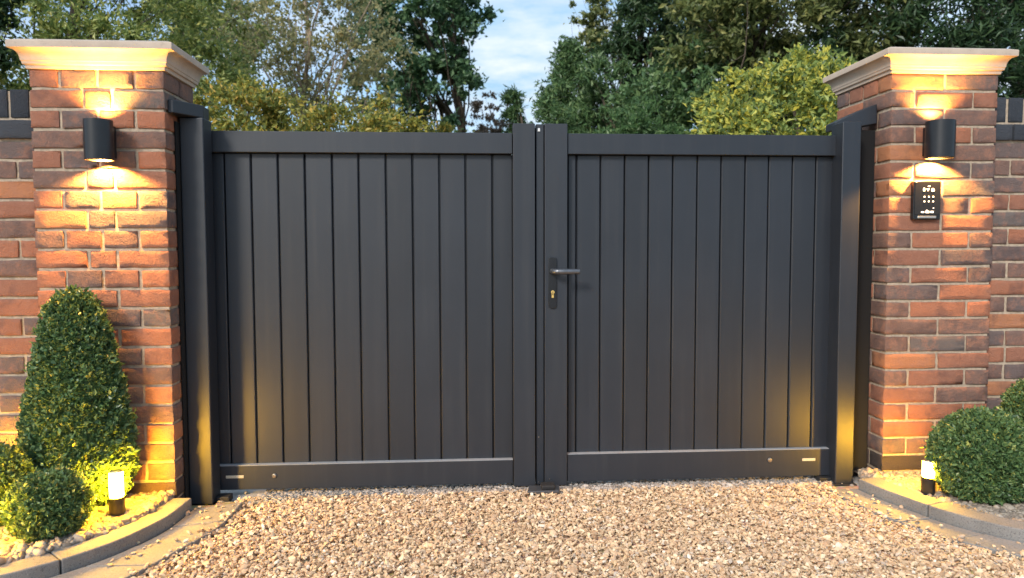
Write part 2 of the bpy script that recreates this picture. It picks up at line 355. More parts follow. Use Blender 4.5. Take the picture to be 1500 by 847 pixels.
# ------------------------------------------------------------------ gates
def X(px, y, py=450): return PY(px, py, y).x
GZ1, GZ0 = 1.53, .03
def leaf(label, side):
    L = side < 0
    xa, xb = (X(306, 0), X(784, -.012)) if L else (X(798, -.012), X(1228, 0))
    t = thing('driveway_gate', label, 'gate', (xa if L else xb, 0, 0), 'pair of driveway gates')
    sx0, sx1 = (X(752, -.012), X(784, -.012)) if L else (X(798, -.012), X(831, -.012))
    bm = B(); box(bm, sx0, sx1, -.012, .05, GZ0-.012, PY(790, 181, -.012).z); obj('meeting_stile', bm, M['gate'], t, bevel=.0025)
    ra, rb = (xa, sx0-.002) if L else (sx1+.002, xb)
    bm = B(); box(bm, ra, rb, 0, .05, PY(530, 224, 0).z if L else PY(1030, 227, 0).z, GZ1); obj('top_rail', bm, M['gate'], t, bevel=.0025)
    bz = PY(530, 678.5, 0).z if L else PY(1030, 661.5, 0).z
    bm = B(); box(bm, ra, rb, -.002, .05, GZ0, bz); obj('bottom_rail', bm, M['gate'], t, bevel=.0025)
    bm = B(); box(bm, ra+.001, rb-.001, -.0005, .027, bz-.0005, bz+.0018); obj('rail_trim', bm, M['trim'], t)  # paler strip along the top edge of the bottom rail
    # black strip painting the shadow gap at the post side, set behind the boards' line
    h0, h1 = (X(304, .0)-.004, X(309, .012)) if L else (X(1227, .012), X(1231, 0)+.004)
    bm = B(); box(bm, h0, h1, .034, .05, bz+.002, GZ1-.1); obj('hinge_stile', bm, M['matt_black'], t, bevel=.002)
    gl = [309, 333, 372, 411, 450, 489.5, 528, 567.5, 606, 645, 683, 722, 752] if L else [831, 844, 879, 914, 949, 984, 1019.5, 1054, 1089, 1123, 1157.5, 1191.5, 1224]
    yb = .028; bm = B(); g = .0022
    for a, b in zip(gl[:-1], gl[1:]):
        x0, x1 = X(a, yb), X(b, yb)
        if a == gl[0] and L: x0 += .004
        pts = [(x0+g, yb+.004), (x0+g+.004, yb), (x1-g-.004, yb), (x1-g, yb+.004), (x1-g, yb+.02), (x0+g, yb+.02)]
        prism(bm, pts, bz+.001 if False else bz-.006, GZ1-.09)
    obj('boarding', bm, M['gate'], t)
    bm = B(); box(bm, ra, rb, yb+.021, yb+.026, GZ0+.02, GZ1-.02); obj('backing_panel', bm, M['black'], t)
    if L:
        bm = B(); x0, x1 = X(785.5, .004), X(796.5, .004); box(bm, x0, x1, .004, .045, GZ0-.010, PY(790, 182, .004).z); obj('cover_strip', bm, M['gate'], t, bevel=.0015)
        bm = B(); box(bm, X(780, .052), X(803, .052), .052, .058, GZ0, GZ1+.03); obj('rebate_plate', bm, M['matt_black'], t)  # backing added behind the meeting gap, black to paint its shade
        c = PY(789.5, 190, .0); bm = B(); box(bm, c.x-.005, c.x+.005, 0, .0035, c.z-.008, c.z+.006); obj('magnetic_catch', bm, M['white_plastic'], t, bevel=.001)
        for py in (640, 706):
            c = PY(789, py, .004); bm = B(); cyl(bm, (c.x, .003, c.z), .0022, .003, 'Y', 12); obj('screw', bm, M['steel'], t)
    else:
        c = PY(805, 702, -.012); bm = B(); cyl(bm, (c.x, -.013, c.z), .0022, .003, 'Y', 12); obj('screw', bm, M['steel'], t)
    a, c = ((331, 357, 699), (402, 697)) if L else ((1175, 1194, 673.5), (1127.5, 674))
    p0, p1 = PY(a[0], a[2], -.002), PY(a[1], a[2], -.002)
    bm = B(); box(bm, p0.x, p1.x, -.0045, 0.001, p0.z-.006, p0.z+.006); obj('reflector_bar', bm, M['reflector'], t, bevel=.001)
    p = PY(c[0], c[1], -.002)
    bm = B(); cyl(bm, (p.x, -.005, p.z), .0105, .008, 'Y', 24, .008); obj('round_bolt', bm, M['steel'], t, bevel=.0015)
    if not L:
        y = -.012; c0, c1 = PY(803.5, 377, y), PY(815, 452, y)
        w = c1.x-c0.x; cx = (c0.x+c1.x)/2; bm = B()
        pts = []
        zt, zb = c0.z, c1.z
        for k in range(9): an = math.pi*k/8; pts.append((cx+w/2*math.cos(an), zt-w*.15+w*.15*math.sin(an)))
        for k in range(9): an = math.pi+math.pi*k/8; pts.append((cx+w/2*math.cos(an), zb+w/2+w/2*math.sin(an)))
        f = [bm.verts.new((px, y-.009, pz)) for px, pz in pts]; q = [bm.verts.new((px, y+.0, pz)) for px, pz in pts]
        bm.faces.new(f); bm.faces.new(q[::-1])
        for k in range(len(f)): bm.faces.new((f[k], q[k], q[(k+1) % len(f)], f[(k+1) % len(f)]))
        bmesh.ops.recalc_face_normals(bm, faces=bm.faces)
        hp = obj('handle_plate', bm, M['black'], t, bevel=.0015); hl = Vector(t.location)
        zc = PY(825, 398, y-.05).z
        # lever: neck out of the plate then a bar to the right
        path = [(cx, y-.006), (cx, y-.034), (cx+.006, y-.046), (cx+.018, y-.051), (cx+.05, y-.051), (X(849, y-.051), y-.049)]
        bm = B(); rad = [.013, .0125, .0125, .0125, .0125, .0115]; prev = None
        for k, (px, pyy) in enumerate(path):
            a0 = Vector(path[max(k-1, 0)]); a1 = Vector(path[min(k+1, len(path)-1)]); d = (a1-a0).normalized(); nrm = Vector((-d.y, d.x))
            ring = [bm.verts.new((px+nrm.x*rad[k]*math.cos(s*math.pi/8), pyy+nrm.y*rad[k]*math.cos(s*math.pi/8), zc+rad[k]*.95*math.sin(s*math.pi/8))) for s in range(16)]
            if prev:
                for s in range(16): bm.faces.new((prev[s], prev[(s+1) % 16], ring[(s+1) % 16], ring[s]))
            else: bm.faces.new(ring)
            prev = ring
        bm.faces.new(prev[::-1]); bmesh.ops.recalc_face_normals(bm, faces=bm.faces)
        lv = obj('lever', bm, M['handle'], t, smooth=True, bevel=.002)
        zk = PY(808, 430, y).z; bm = B()
        cyl(bm, (cx, y-.011, zk+.006), .0075, .008, 'Y', 20); box(bm, cx-.0045, cx+.0045, y-.0145, y-.008, zk-.018, zk+.004)
        obj('lock_cylinder', bm, M['brass'], t, bevel=.0008)
        bm = B(); box(bm, cx-.001, cx+.001, y-.0162, y-.0142, zk-.006, zk+.010); obj('keyway', bm, M['rubber'], t)
    return t
leaf('wide dark grey boarded gate leaf nearer the cone topiary, without a handle', -1)
leaf('dark grey boarded gate leaf with the lever handle and brass lock', 1)

# gate posts
def post(label, x0, x1, yf, ztop, arm, fill, pil):
    t = thing('gate_post', label, 'gate post', ((x0+x1)/2, yf+.05, 0), 'square metal gate posts')
    bm = B(); box(bm, x0, x1, yf, yf+.10, .008, ztop); obj('post_tube', bm, M['gate'], t, bevel=.005, seg=3)
    bm = B(); box(bm, fill[0], fill[1], fill[2], fill[2]+.05, .01, ztop-.02); obj('rear_channel', bm, M['matt_black'], t, bevel=.002)  # black filler, paints the shadow gap between post and pillar
    bm = B()
    if x0 < 0: prism(bm, arm[0], arm[1], arm[2])
    else:
        q = [PY(a, b, .02) for a, b in ((1285, 152), (1258, 163), (1224, 179), (1224, 190), (1258, 186), (1285, 181))]
        f = [bm.verts.new((min(v.x, rx0-.001), .02, v.z)) for v in q]; g_ = [bm.verts.new((min(v.x, rx0-.001), .11, v.z)) for v in q]
        bm.faces.new(f); bm.faces.new(g_[::-1])
        for k in range(6): bm.faces.new((f[k], g_[k], g_[(k+1) % 6], f[(k+1) % 6]))
        bmesh.ops.recalc_face_normals(bm, faces=bm.faces)
    obj('wall_bracket', bm, M['gate'], t, bevel=.004)
    bm = B(); box(bm, x0-.012, x1+.012, yf-.012, yf+.115, .0, .010); obj('base_plate', bm, M['rubber'], t, bevel=.002)
    s = 1 if x0 < 0 else -1; xi = x1 if s > 0 else x0
    bm = B(); box(bm, min(xi, xi+s*.055), max(xi, xi+s*.055), yf+.03, yf+.085, .0, .028); obj('gate_shoe', bm, M['rubber'], t, bevel=.004)
    return t
yL = -.115
px0, px1 = X(270, yL), X(304.5, yL); zt = PY(285, 172, yL).z
a = PY(245, 149, -.225); a = Vector((lx1+.001, -.205, 0)); 
arm = [(lx1+.001, -.205), (lx1+.022, -.205), (px0+.085, yL+.03), (px1-.012, yL+.06), (px1-.012, yL+.11), (lx1+.001, yL+.11)]
post('dark metal gate post bolted beside the pillar with the cone topiary', px0, px1, yL, zt, (arm, zt+.0015, zt+.052), (lx1+.002, px0-.002, yL-.03), lx1)
yR = -.06
qx0, qx1 = X(1229, yR), X(1256, yR); zt = PY(1243, 178, yR).z
arm = [(rx0-.001, -.03), (rx0-.018, -.04), (qx1+.0, yR+.012), (qx0+.008, yR+.05), (qx0+.008, yR+.12), (rx0-.001, yR+.12)]
post('dark metal gate post bolted beside the pillar with the keypad', qx0, qx1, yR, zt, (arm, zt+.0015, zt+.055), (qx1-.02, rx0-.003, yR+.103), rx0)

# centre stop
c = PZ(797, 727, 0)
t = thing('gate_stop', 'small black metal gate stop on the ground where the two gates meet', 'gate stop', (c.x, c.y, 0))
bm = B(); prism(bm, [(c.x-.075, c.y-.035), (c.x+.06, c.y-.035), (c.x+.07, c.y+.04), (c.x-.06, c.y+.04)], .022, .034); obj('ground_plate', bm, M['handle'], t, bevel=.002)
bm = B(); box(bm, c.x-.012, c.x+.045, c.y-.022, c.y+.03, .034, .052); obj('stop_block', bm, M['rubber'], t, bevel=.006, seg=3)

# ------------------------------------------------------------------ wall lights and keypad
def wall_light(label, px, py0, py1, ypil, w_px):
    yc = ypil-.072
    c0, c1 = PY(px, py0, yc), PY(px, py1, yc); r = (PY(px+w_px/2, 200, yc).x-PY(px-w_px/2, 200, yc).x)/2
    h = c0.z-c1.z; c = Vector((c0.x, yc, (c0.z+c1.z)/2))
    t = thing('wall_light', label, 'wall lamp', (c.x, ypil, c.z), 'up and down wall lamps')
    bm = B(); tube(bm, c, r, r-.004, h); obj('shade', bm, M['black'], t, bevel=.0008)
    bm = B(); cyl(bm, c, r-.004, .05, 'Z', 32); obj('inner_body', bm, M['black'], t)
    bm = B(); box(bm, c.x-.032, c.x+.032, yc+r-.006, ypil+.0, c.z-.06, c.z+.06); obj('wall_mount', bm, M['black'], t, bevel=.003)
    for s in (1, -1):
        bm = B(); cyl(bm, c+Vector((0, 0, s*.0285)), .026, .005, 'Z', 24); obj('lens', bm, M['warm'], t)
        ld = bpy.data.lights.new('beam', 'SPOT'); ld.energy = 30 if s > 0 else 36; ld.color = (1, .48, .10)
        ld.spot_size = R(124 if s > 0 else 140); ld.spot_blend = 1 if s > 0 else .4; ld.shadow_soft_size = .010
        lo = bpy.data.objects.new('beam', ld); COL.objects.link(lo); lo.parent = t
        lo.location = c+Vector((0, .026, s*(h/2-(.005 if s > 0 else .016))))-Vector(t.location)
        if s > 0: lo.rotation_euler = (R(180), 0, 0)
    return t
wall_light('black cylinder up and down lamp on the pillar behind the cone topiary', 143.5, 176, 235, LPY, 41)
wall_light('black cylinder up and down lamp on the pillar directly above the keypad', 1378, 177.5, 232, RPY, 38)
k0, k1 = PY(1339, 265, RPY-.022), PY(1377.5, 322, RPY-.022)
kx, kz = (k0.x+k1.x)/2, (k0.z+k1.z)/2; kw, kh = k1.x-k0.x, k0.z-k1.z
t = thing('keypad', 'black illuminated entry keypad with rows of small white keys, mounted on the brick pillar', 'keypad', (kx, RPY, kz))
bm = B(); box(bm, k0.x, k1.x, RPY-.022, RPY+.001, k1.z, k0.z); obj('housing', bm, M['black'], t, bevel=.004, seg=3)
bm = B(); box(bm, k0.x+.005, k1.x-.005, RPY-.024, RPY-.021, k1.z+.022, k0.z-.005); obj('touch_panel', bm, M['blackglass'], t, bevel=.0008)
bm = B(); yk = RPY-.0255
def mk(u, v, w, h): box(bm, kx+u*kw-w/2, kx+u*kw+w/2, yk, yk+.0014, kz+v*kh-h/2, kz+v*kh+h/2)
for u in (-.16, .0, .16):
    for v in (.09, -.03):
        kb = B(); cyl(kb, (kx+(u+.04)*kw, yk+.0005, kz+v*kh), .0034, .0014, 'Y', 14); obj('key', kb, M['key_led'], t)
# status symbols on top: bell, signal arc, padlock
mk(-.14, .27, .008, .012); mk(-.14, .31, .005, .004); mk(.0, .25, .004, .004); mk(.0, .275, .009, .002); mk(.0, .295, .014, .002)
mk(.18, .26, .014, .010); mk(.18, .30, .008, .003); mk(.04, .36, .010, .004)
obj('status_symbols', bm, M['key_led'], t); bm = B()
mk(.0, -.30, .016, .009); mk(-.17, -.305, .013, .006); mk(.17, -.30, .013, .008); mk(-.02, -.26, .006, .004); mk(.22, -.20, .004, .004)
obj('function_symbols', bm, M['key_led'], t)
bm = B(); prism(bm, [(kx-.038*1, RPY-.027), (kx+.038, RPY-.027), (kx+.044, RPY-.020), (kx-.044, RPY-.020)], k1.z+.006, k1.z+.016); obj('lower_lip', bm, M['steel'], t, bevel=.0015)

# ------------------------------------------------------------------ ground, kerbs, paving
bm = B(); s = 900
for q in ([(-s, .4), (s, .4), (s, s), (-s, s)], [(-s, -s), (s, -s), (s, .4), (-s, .4)]):
    pass
vs = [bm.verts.new((x, y, -.012)) for x, y in ((-s, -s), (s, -s), (s, s), (-s, s))]; bm.faces.new(vs)
struct(obj('ground', bm, M['ground']))
bm = B(); vs = [bm.verts.new((x, y, .010)) for x, y in ((-6, -2.9), (6, -2.9), (6, -.09), (-6, -.09))]; bm.faces.new(vs)
vs = [bm.verts.new((x, y, -.004)) for x, y in ((-1.4, .32), (2.1, .32), (2.1, 9), (-1.4, 9))]; bm.faces.new(vs)
struct(obj('driveway', bm, M['gravel_base']))
bm = B(); box(bm, lx1-.3, rx0+.3, -.05, .32, -.05, .004); struct(obj('threshold_slab', bm, M['concrete'], bevel=.004))
bm = B(); vs = [bm.verts.new((x, y, -.006)) for x, y in ((-60, -9.5), (60, -9.5), (60, -2.904), (-60, -2.904))]; bm.faces.new(vs); struct(obj('road', bm, M['asphalt']))  # unseen dark road, added to cut warm bounce onto the gate
def spline(P, n):
    P = np.array([tuple(p)[:2] for p in P]); P = np.vstack([2*P[0]-P[1], P, 2*P[-1]-P[-2]]); out = []
    for i in range(1, len(P)-2):
        for t in np.linspace(0, 1, 12, endpoint=False):
            a, b, c, d = P[i-1:i+3]
            out.append(.5*((2*b)+(-a+c)*t+(2*a-5*b+4*c-d)*t*t+(-a+3*b-3*c+d)*t**3))
    out.append(P[-2]); out = np.array(out)
    s = np.r_[0, np.cumsum(np.linalg.norm(np.diff(out, axis=0), axis=1))]; q = np.linspace(0, s[-1], n)
    return np.stack([np.interp(q, s, out[:, 0]), np.interp(q, s, out[:, 1])], 1)
def offset(C, d):
    T = np.gradient(C, axis=0); T /= np.linalg.norm(T, axis=1, keepdims=True)
    return C+np.stack([-T[:, 1], T[:, 0]], 1)*d
def strip(bm, A, Bc, z0, z1, gaps=None, jit=0):
    n = len(A); segs = gaps or [(0, n-1)]
    for i0, i1 in segs:
        dz = random.uniform(-jit, jit)
        ra = []
        for i in range(i0, i1+1):
            a, b = A[i], Bc[i]
            if i == i0 and i0 > 0: a = A[i]*.88+A[i+1]*.12; b = Bc[i]*.88+Bc[i+1]*.12
            if i == i1 and i1 < n-1: a = A[i]*.93+A[i-1]*.07; b = Bc[i]*.93+Bc[i-1]*.07
            ra.append([bm.verts.new((a[0], a[1], z0)), bm.verts.new((a[0], a[1], z1+dz)), bm.verts.new((b[0], b[1], z1+dz)), bm.verts.new((b[0], b[1], z0))])
        bm.faces.new(ra[0]); bm.faces.new(ra[-1][::-1])
        for p, q in zip(ra[:-1], ra[1:]):
            for k in range(4): bm.faces.new((p[k], p[(k+1) % 4], q[(k+1) % 4], q[k]))
    bmesh.ops.recalc_face_normals(bm, faces=bm.faces)
ZKL, ZKR, ZPL, ZPR, ZP = .085, .070, .040, .026, .030
kl = [PZ(x, y, ZKL) for x, y in ((281, 729), (248, 754), (210, 774), (165, 794), (110, 813), (55, 829), (0, 843), (-120, 870), (-300, 903))]
kr = [PZ(x, y, ZKR) for x, y in ((1257, 701), (1285, 713), (1312, 723), (1375, 745), (1440, 763), (1500, 776), (1620, 795), (1800, 815))]
NK = 61
KL = spline(kl, NK); KR = spline(kr, NK)
KLi = offset(KL, -.095); KRi = offset(KR, .095)
if KLi[30][0] > KL[30][0] and KLi[30][1] < KL[30][1]: KLi = offset(KL, .095)
if KRi[30][0] < KR[30][0] or KRi[30][1] < KR[30][1]: KRi = offset(KR, -.095)
print('cap', lx0, PY(17,60,LPY-.085).x, lx1, PY(246,62,LPY-.085).x, PY(295,97,LPY+.52+.085).x,rx0,PY(1294,72,RPY-.085).x,rx1,PY(1485,71,RPY-.085).x, PY(1212,110,RPY+.46+.085).x)
print('kerb', KL[[0, 20, 60]], KLi[[0, 20, 60]], KR[[0, 20, 60]], KRi[[0, 20, 60]])
g7 = [(i, i+7 if i+7 < NK else NK-1) for i in range(0, NK-1, 7)]
g12 = [(i, min(i+9, NK-1)) for i in range(0, NK-1, 9)]
bm = B(); strip(bm, KL, KLi, -.03, ZKL, [(a, b) for a, b in [(0, 30), (30, 60)]], 0); struct(obj('kerb', bm, M['kerb'], bevel=.006, seg=3))
bm = B(); strip(bm, KR, KRi, -.03, ZKR, [(a, b) for a, b in [(0, 17), (17, 38), (38, 60)]], 0); struct(obj('kerb', bm, M['kerb'], bevel=.006, seg=3))
pl = [PZ(x, y, ZPL) for x, y in ((356, 735), (324, 768), (280, 795), (236, 820), (186, 846), (110, 880), (0, 930), (-200, 990))]
pr = [PZ(x, y, ZPR) for x, y in ((1214, 716), (1250, 736), (1312, 762), (1400, 791), (1500, 815), (1620, 838), (1800, 860))]
PL = spline(pl, NK); PR = spline(pr, NK)
KLo = offset(KL, .003 if KLi[30][0] < offset(KL, -.1)[30][0] else .003); 
def resid(A): return A
bm = B(); strip(bm, KL+(PL-KL)*.03, PL, -.03, ZPL, g12, .0018); struct(obj('paving_edge', bm, M['paving'], bevel=.004))
bm = B(); strip(bm, KR+(PR-KR)*.03, PR, -.03, ZPR, g12, .0018); struct(obj('paving_edge', bm, M['paving'], bevel=.004))
# planting beds
def bed(Ki, sgn, z, xw, yw):
    bm = B(); pts = [(p[0], p[1]) for p in Ki]
    a = [bm.verts.new((p[0], p[1], z)) for p in pts]; far = [bm.verts.new((p[0] if abs(p[0]) > abs(xw) else p[0], yw, z)) for p in pts]
    for i in range(len(a)-1): bm.faces.new((a[i], a[i+1], far[i+1], far[i]))
    bmesh.ops.recalc_face_normals(bm, faces=bm.faces); return struct(obj('planting_bed', bm, M['soil']))
bed(KLi, -1, .070, lx1, -.10); bed(KRi, 1, .035, rx0, .10)

# stones
def ico(sub):
    bm = B(); bmesh.ops.create_icosphere(bm, subdivisions=sub, radius=1); v = np.array([tuple(x.co) for x in bm.verts]); bm.verts.index_update()
    f = np.array([[x.index for x in fc.verts] for fc in bm.faces]); bm.free(); return v, f
def stones(name, pts, size, mt, sub, smooth, jag, flat=(.45, .8), tilt=.35):
    v, f = ico(sub); n = len(pts)
    s = size*np.exp(rng.normal(0, .28, n)); sc = np.stack([s, s*rng.uniform(.55, .85, n), s*rng.uniform(*flat, n)*.75], 1)
    if sub == 1: P = v[None]*(1+rng.normal(0, jag, (n, len(v), 1)))
    else:
        dirs = rng.normal(0, 1, (n, 3, 3)); P = v[None]*(1+jag*np.sin((v[None, :, None, :]*dirs[:, None]).sum(-1)*1.6).sum(-1))[..., None]
    P = P*sc[:, None]
    a = rng.uniform(0, 6.28, n); tx, ty = rng.normal(0, tilt, n), rng.normal(0, tilt, n)
    def rot(P, i, j, an):
        c, s_ = np.cos(an)[:, None], np.sin(an)[:, None]; p, q = P[..., i].copy(), P[..., j].copy()
        P[..., i] = p*c-q*s_; P[..., j] = p*s_+q*c
    rot(P, 1, 2, tx); rot(P, 0, 2, ty); rot(P, 0, 1, a)
    P += pts[:, None]
    F = f[None]+(np.arange(n)*len(v))[:, None, None]
    me = np_mesh(name, P.reshape(-1, 3), F.reshape(-1, 3), 3, smooth)
    o = link(name, me, mt); o['kind'] = 'stuff'; return o
def inside(P, poly):
    x, y = P[:, 0], P[:, 1]; r = np.zeros(len(P), bool); n = len(poly)
    for i in range(n):
        x1, y1 = poly[i]; x2, y2 = poly[(i+1) % n]
        c = ((y1 > y) != (y2 > y)) & (x < (x2-x1)*(y-y1)/(y2-y1+1e-12)+x1); r ^= c
    return r
YG = -.075
plg = [(lx1-.1, .4)] + [tuple(p) for p in PL] + [(-6, -1.5), (-6, .4)]
prg = [(rx0+.1, .4)] + [tuple(p) for p in PR] + [(8, -.2), (8, .4)]
n = 84000
P = np.stack([rng.uniform(-1.6, 2.6, n), rng.uniform(-1.45, YG, n), rng.uniform(.008, .026, n)], 1)
P = P[~inside(P, plg) & ~inside(P, prg)]
lim = YG+.012*np.sin(P[:, 0]*9)-.01*np.sin(P[:, 0]*23); P = P[P[:, 1] < lim]; P[:, 2] += .010*np.clip((-.2-P[:, 0])/.9, 0, 1)*np.clip((-P[:, 1]-.1)/.2, 0, 1)
g = stones('gravel', P, .0079, M['gravel'], 1, False, .16, (.32, .62), .5)
# stray stones creeping under the gate and onto the edges
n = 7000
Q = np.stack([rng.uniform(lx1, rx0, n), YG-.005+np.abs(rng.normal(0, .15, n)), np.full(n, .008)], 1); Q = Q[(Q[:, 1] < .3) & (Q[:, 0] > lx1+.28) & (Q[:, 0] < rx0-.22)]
n = 120; i = rng.integers(0, NK, n); S = np.concatenate([PL[i]+(KL[i]-PL[i])*rng.uniform(0, 1, (n, 1))**3.5, PR[i]+(KR[i]-PR[i])*rng.uniform(0, 1, (n, 1))**3.5])
S = np.c_[S, np.r_[np.full(n, ZPL+.004), np.full(n, ZPR+.004)]]
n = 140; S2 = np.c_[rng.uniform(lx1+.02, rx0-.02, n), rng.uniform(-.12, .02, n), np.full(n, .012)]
stones('dusty_gravel', np.concatenate([Q, S2]), .0085, M['dusty'], 1, False, .16); stones('stray_gravel', S, .0085, M['gravel'], 1, False, .16)  # greyer, darker stones in the strip under the gate
def bedstones(Ki, n, z, yw):
    i = rng.uniform(0, NK-1.01, n); a = i.astype(int); fr = (i-a)[:, None]; p = Ki[a]*(1-fr)+Ki[a+1]*fr
    far = np.stack([p[:, 0], np.full(n, yw)], 1); u = rng.uniform(0.02, 1, (n, 1))**1.15
    q = p+(far-p)*u; return np.c_[q, z+rng.uniform(0, .012, n)]
stones('pebbles', bedstones(KLi, 10000, .079, LPY+.02), .0125, M['pebble'], 2, True, .15, (.5, .9), .6)
stones('pebbles', bedstones(KRi, 9500, .043, RPY+.04), .0125, M['pebble'], 2, True, .15, (.5, .9), .6)

# ------------------------------------------------------------------ leaves
def leaves(name, C, D, size, width, mt, parent=None, fold=.25, spread=.9, loc=(0, 0, 0)):
    """C centres (n,3), D preferred directions (n,3): small folded leaves"""
    n = len(C); d = D+rng.normal(0, spread, (n, 3)); d /= np.linalg.norm(d, axis=1, keepdims=True)
    r = rng.normal(0, 1, (n, 3)); s = np.cross(d, r); s /= np.linalg.norm(s, axis=1, keepdims=True); nn = np.cross(s, d)
    L = size*rng.uniform(.42, 1.45, (n, 1)); W = L*width
    b = C-d*L*.5; tip = C+d*L*.5-nn*L*.08; l = C+s*W*.5+nn*L*fold*.5-d*L*.05; rr_ = C-s*W*.5+nn*L*fold*.5-d*L*.05
    V = np.stack([b, l, tip, rr_], 1).reshape(-1, 3)-np.array(loc)
    k = np.arange(n)[:, None]*4; F = np.concatenate([k+np.array([[0, 2, 1]]), k+np.array([[0, 3, 2]])], 0)
    return link(name, np_mesh(name, V, F, 3, False), mt, parent)
def limb_mesh(bm, pts, r0, r1, seg=7):
    prev = None; n = len(pts)
    for k, p in enumerate(pts):
        a = pts[max(k-1, 0)]; c = pts[min(k+1, n-1)]; d = (c-a).normalized(); u = d.orthogonal().normalized(); w = d.cross(u)
        r = r0+(r1-r0)*k/(n-1)
        ring = [bm.verts.new(p+(u*math.cos(2*math.pi*s/seg)+w*math.sin(2*math.pi*s/seg))*r) for s in range(seg)]
        if prev:
            # align rings
            best = min(range(seg), key=lambda o: (ring[o].co-prev[0].co).length); ring = ring[best:]+ring[:best]
            for s in range(seg): bm.faces.new((prev[s], prev[(s+1) % seg], ring[(s+1) % seg], ring[s]))
        prev = ring
    bm.faces.new(prev)
def bend(a, b, n=6, j=.06):
    L = (b-a).length; out = []
    o = Vector((random.uniform(-1, 1), random.uniform(-1, 1), random.uniform(-.2, .6)))*L*.12
    for i in range(n+1):
        t = i/n; out.append(a.lerp(b, t)+o*math.sin(t*math.pi)+Vector([random.uniform(-j, j)*L*.3 for _ in range(3)])*(0 < i < n))
    return out
def tree(name, label, cat, px, dist, pyt, pyb, wpx, n_cl, n_lf, lsize, mt, bark='bark', lw=.55, clr=.2, trunk_r=.12, zmin=None, droop=0, hollow=.55, depth=.8, group='trees and shrubs beyond the gates', lean=0, nlimb=7, shape='round', flat=.7):
    c0 = PY(px, (pyt+pyb)/2, dist); zt = PY(px, pyt, dist).z; zb = PY(px, pyb, dist).z
    rx = (PY(px+wpx/2, 200, dist).x-PY(px-wpx/2, 200, dist).x)/2; rz = (zt-zb)/2
    base = Vector((c0.x+lean, dist, -.01)); ctr = Vector((c0.x, dist, (zt+zb)/2))
    t = thing(name, label, cat, base, group)
    cl = []
    while len(cl) < n_cl:
        v = rng.normal(0, 1, 3); v /= np.linalg.norm(v); v *= rng.uniform(hollow, 1)**.7
        if shape == 'cone':
            u = rng.uniform(0, 1)**1.4; a = rng.uniform(0, 6.28); q = (1-u)*rng.uniform(.35, 1)+.04; v = np.array([math.cos(a)*q, math.sin(a)*q, 2*u-1])
        p = np.array([ctr.x+v[0]*rx, ctr.y+v[1]*rx*depth, ctr.z+v[2]*rz])
        if p[2] < .15: continue
        cl.append((p, v))
    # wood
    bm = B(); top = Vector((ctr.x, ctr.y, ctr.z+rz*(.55 if shape == 'round' else .95)))
    tp = bend(base, top, 8, .05); limb_mesh(bm, tp, trunk_r, trunk_r*.25, 9)
    obj('trunk', bm, M[bark], t, smooth=True)
    bm = B()
    pick = [cl[i] for i in rng.choice(len(cl), min(len(cl), nlimb*6), replace=False)]
    for p, v in pick:
        k = int(np.clip((p[2]-base.z)/(top.z-base.z)*8-1.5-random.random()*1.5, 0, 7)); a = tp[k]; e = Vector(p)
        pts = bend(a, e, 6, .08); rr0 = trunk_r*random.uniform(.16, .4)*(1-k/11); limb_mesh(bm, pts, rr0, rr0*.18, 5)
        for _ in range(2):
            j = random.randint(2, 5); e2 = pts[j]+Vector([random.uniform(-1, 1), random.uniform(-1, 1), random.uniform(-.3, 1)])*rx*.22
            limb_mesh(bm, bend(pts[j], e2, 4, .08), rr0*.35, rr0*.1, 4)
    obj('limbs', bm, M[bark], t, smooth=True)
    w = rng.uniform(.4, 1.6, n_cl); w /= w.sum(); ids = rng.choice(n_cl, n_lf, p=w)
    CP = np.array([c[0] for c in cl]); CV = np.array([c[1] for c in cl]); R_ = clr*rx*rng.uniform(.55, 1.5, n_cl)
    g = rng.normal(0, 1, (n_lf, 3)); g /= np.linalg.norm(g, axis=1, keepdims=True); g *= np.minimum(np.abs(rng.normal(0, .62, (n_lf, 1))), rng.uniform(.9, 1.35, (n_lf, 1)))
    g[:, 2] *= flat
    Cn = CP[ids]+g*R_[ids][:, None]
    if droop: Cn[:, 2] -= droop*rx*(g[:, 0]**2+g[:, 1]**2)*.25
    D = g*.6+CV[ids]*.5; D[:, 2] += .25-droop*1.2
    Cn = Cn[Cn[:, 2] > .05]; D = D[:len(Cn)]
    leaves('crown', Cn, D, lsize, lw, mt, t, loc=base)
    return t
TR = lambda **k: tree(**k)
OG = 'trees and shrubs beyond the gates'
# distance = world y (camera stands at y=-3.14)
TR(name='hedge_tree', label='large bushy olive green tree directly behind the pillar with the cone topiary', cat='tree', px=150, dist=5.2, pyt=-190, pyb=330, wpx=430, n_cl=150, n_lf=60000, lsize=.060, mt=M['olive_leaf'], lw=.42, clr=.22, hollow=.35, trunk_r=.10)
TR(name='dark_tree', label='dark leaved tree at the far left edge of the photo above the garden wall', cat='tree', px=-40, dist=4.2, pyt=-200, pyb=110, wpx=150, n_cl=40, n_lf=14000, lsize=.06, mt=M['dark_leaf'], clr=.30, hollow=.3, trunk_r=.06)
TR(name='golden_shrub', label='yellow and orange leaved shrub showing above the gate beside the post near the cone topiary', cat='shrub', px=365, dist=4.2, pyt=100, pyb=330, wpx=215, n_cl=70, n_lf=18000, lsize=.050, mt=M['gold_leaf'], clr=.25, hollow=.3, trunk_r=.04)
TR(name='low_golden_shrub', label='low gold tinged shrub just above the middle of the handleless gate, under the sparse tree', cat='shrub', px=525, dist=5.4, pyt=140, pyb=330, wpx=260, n_cl=90, n_lf=19000, lsize=.055, mt=M['gold_leaf'], clr=.22, hollow=.3, trunk_r=.04)
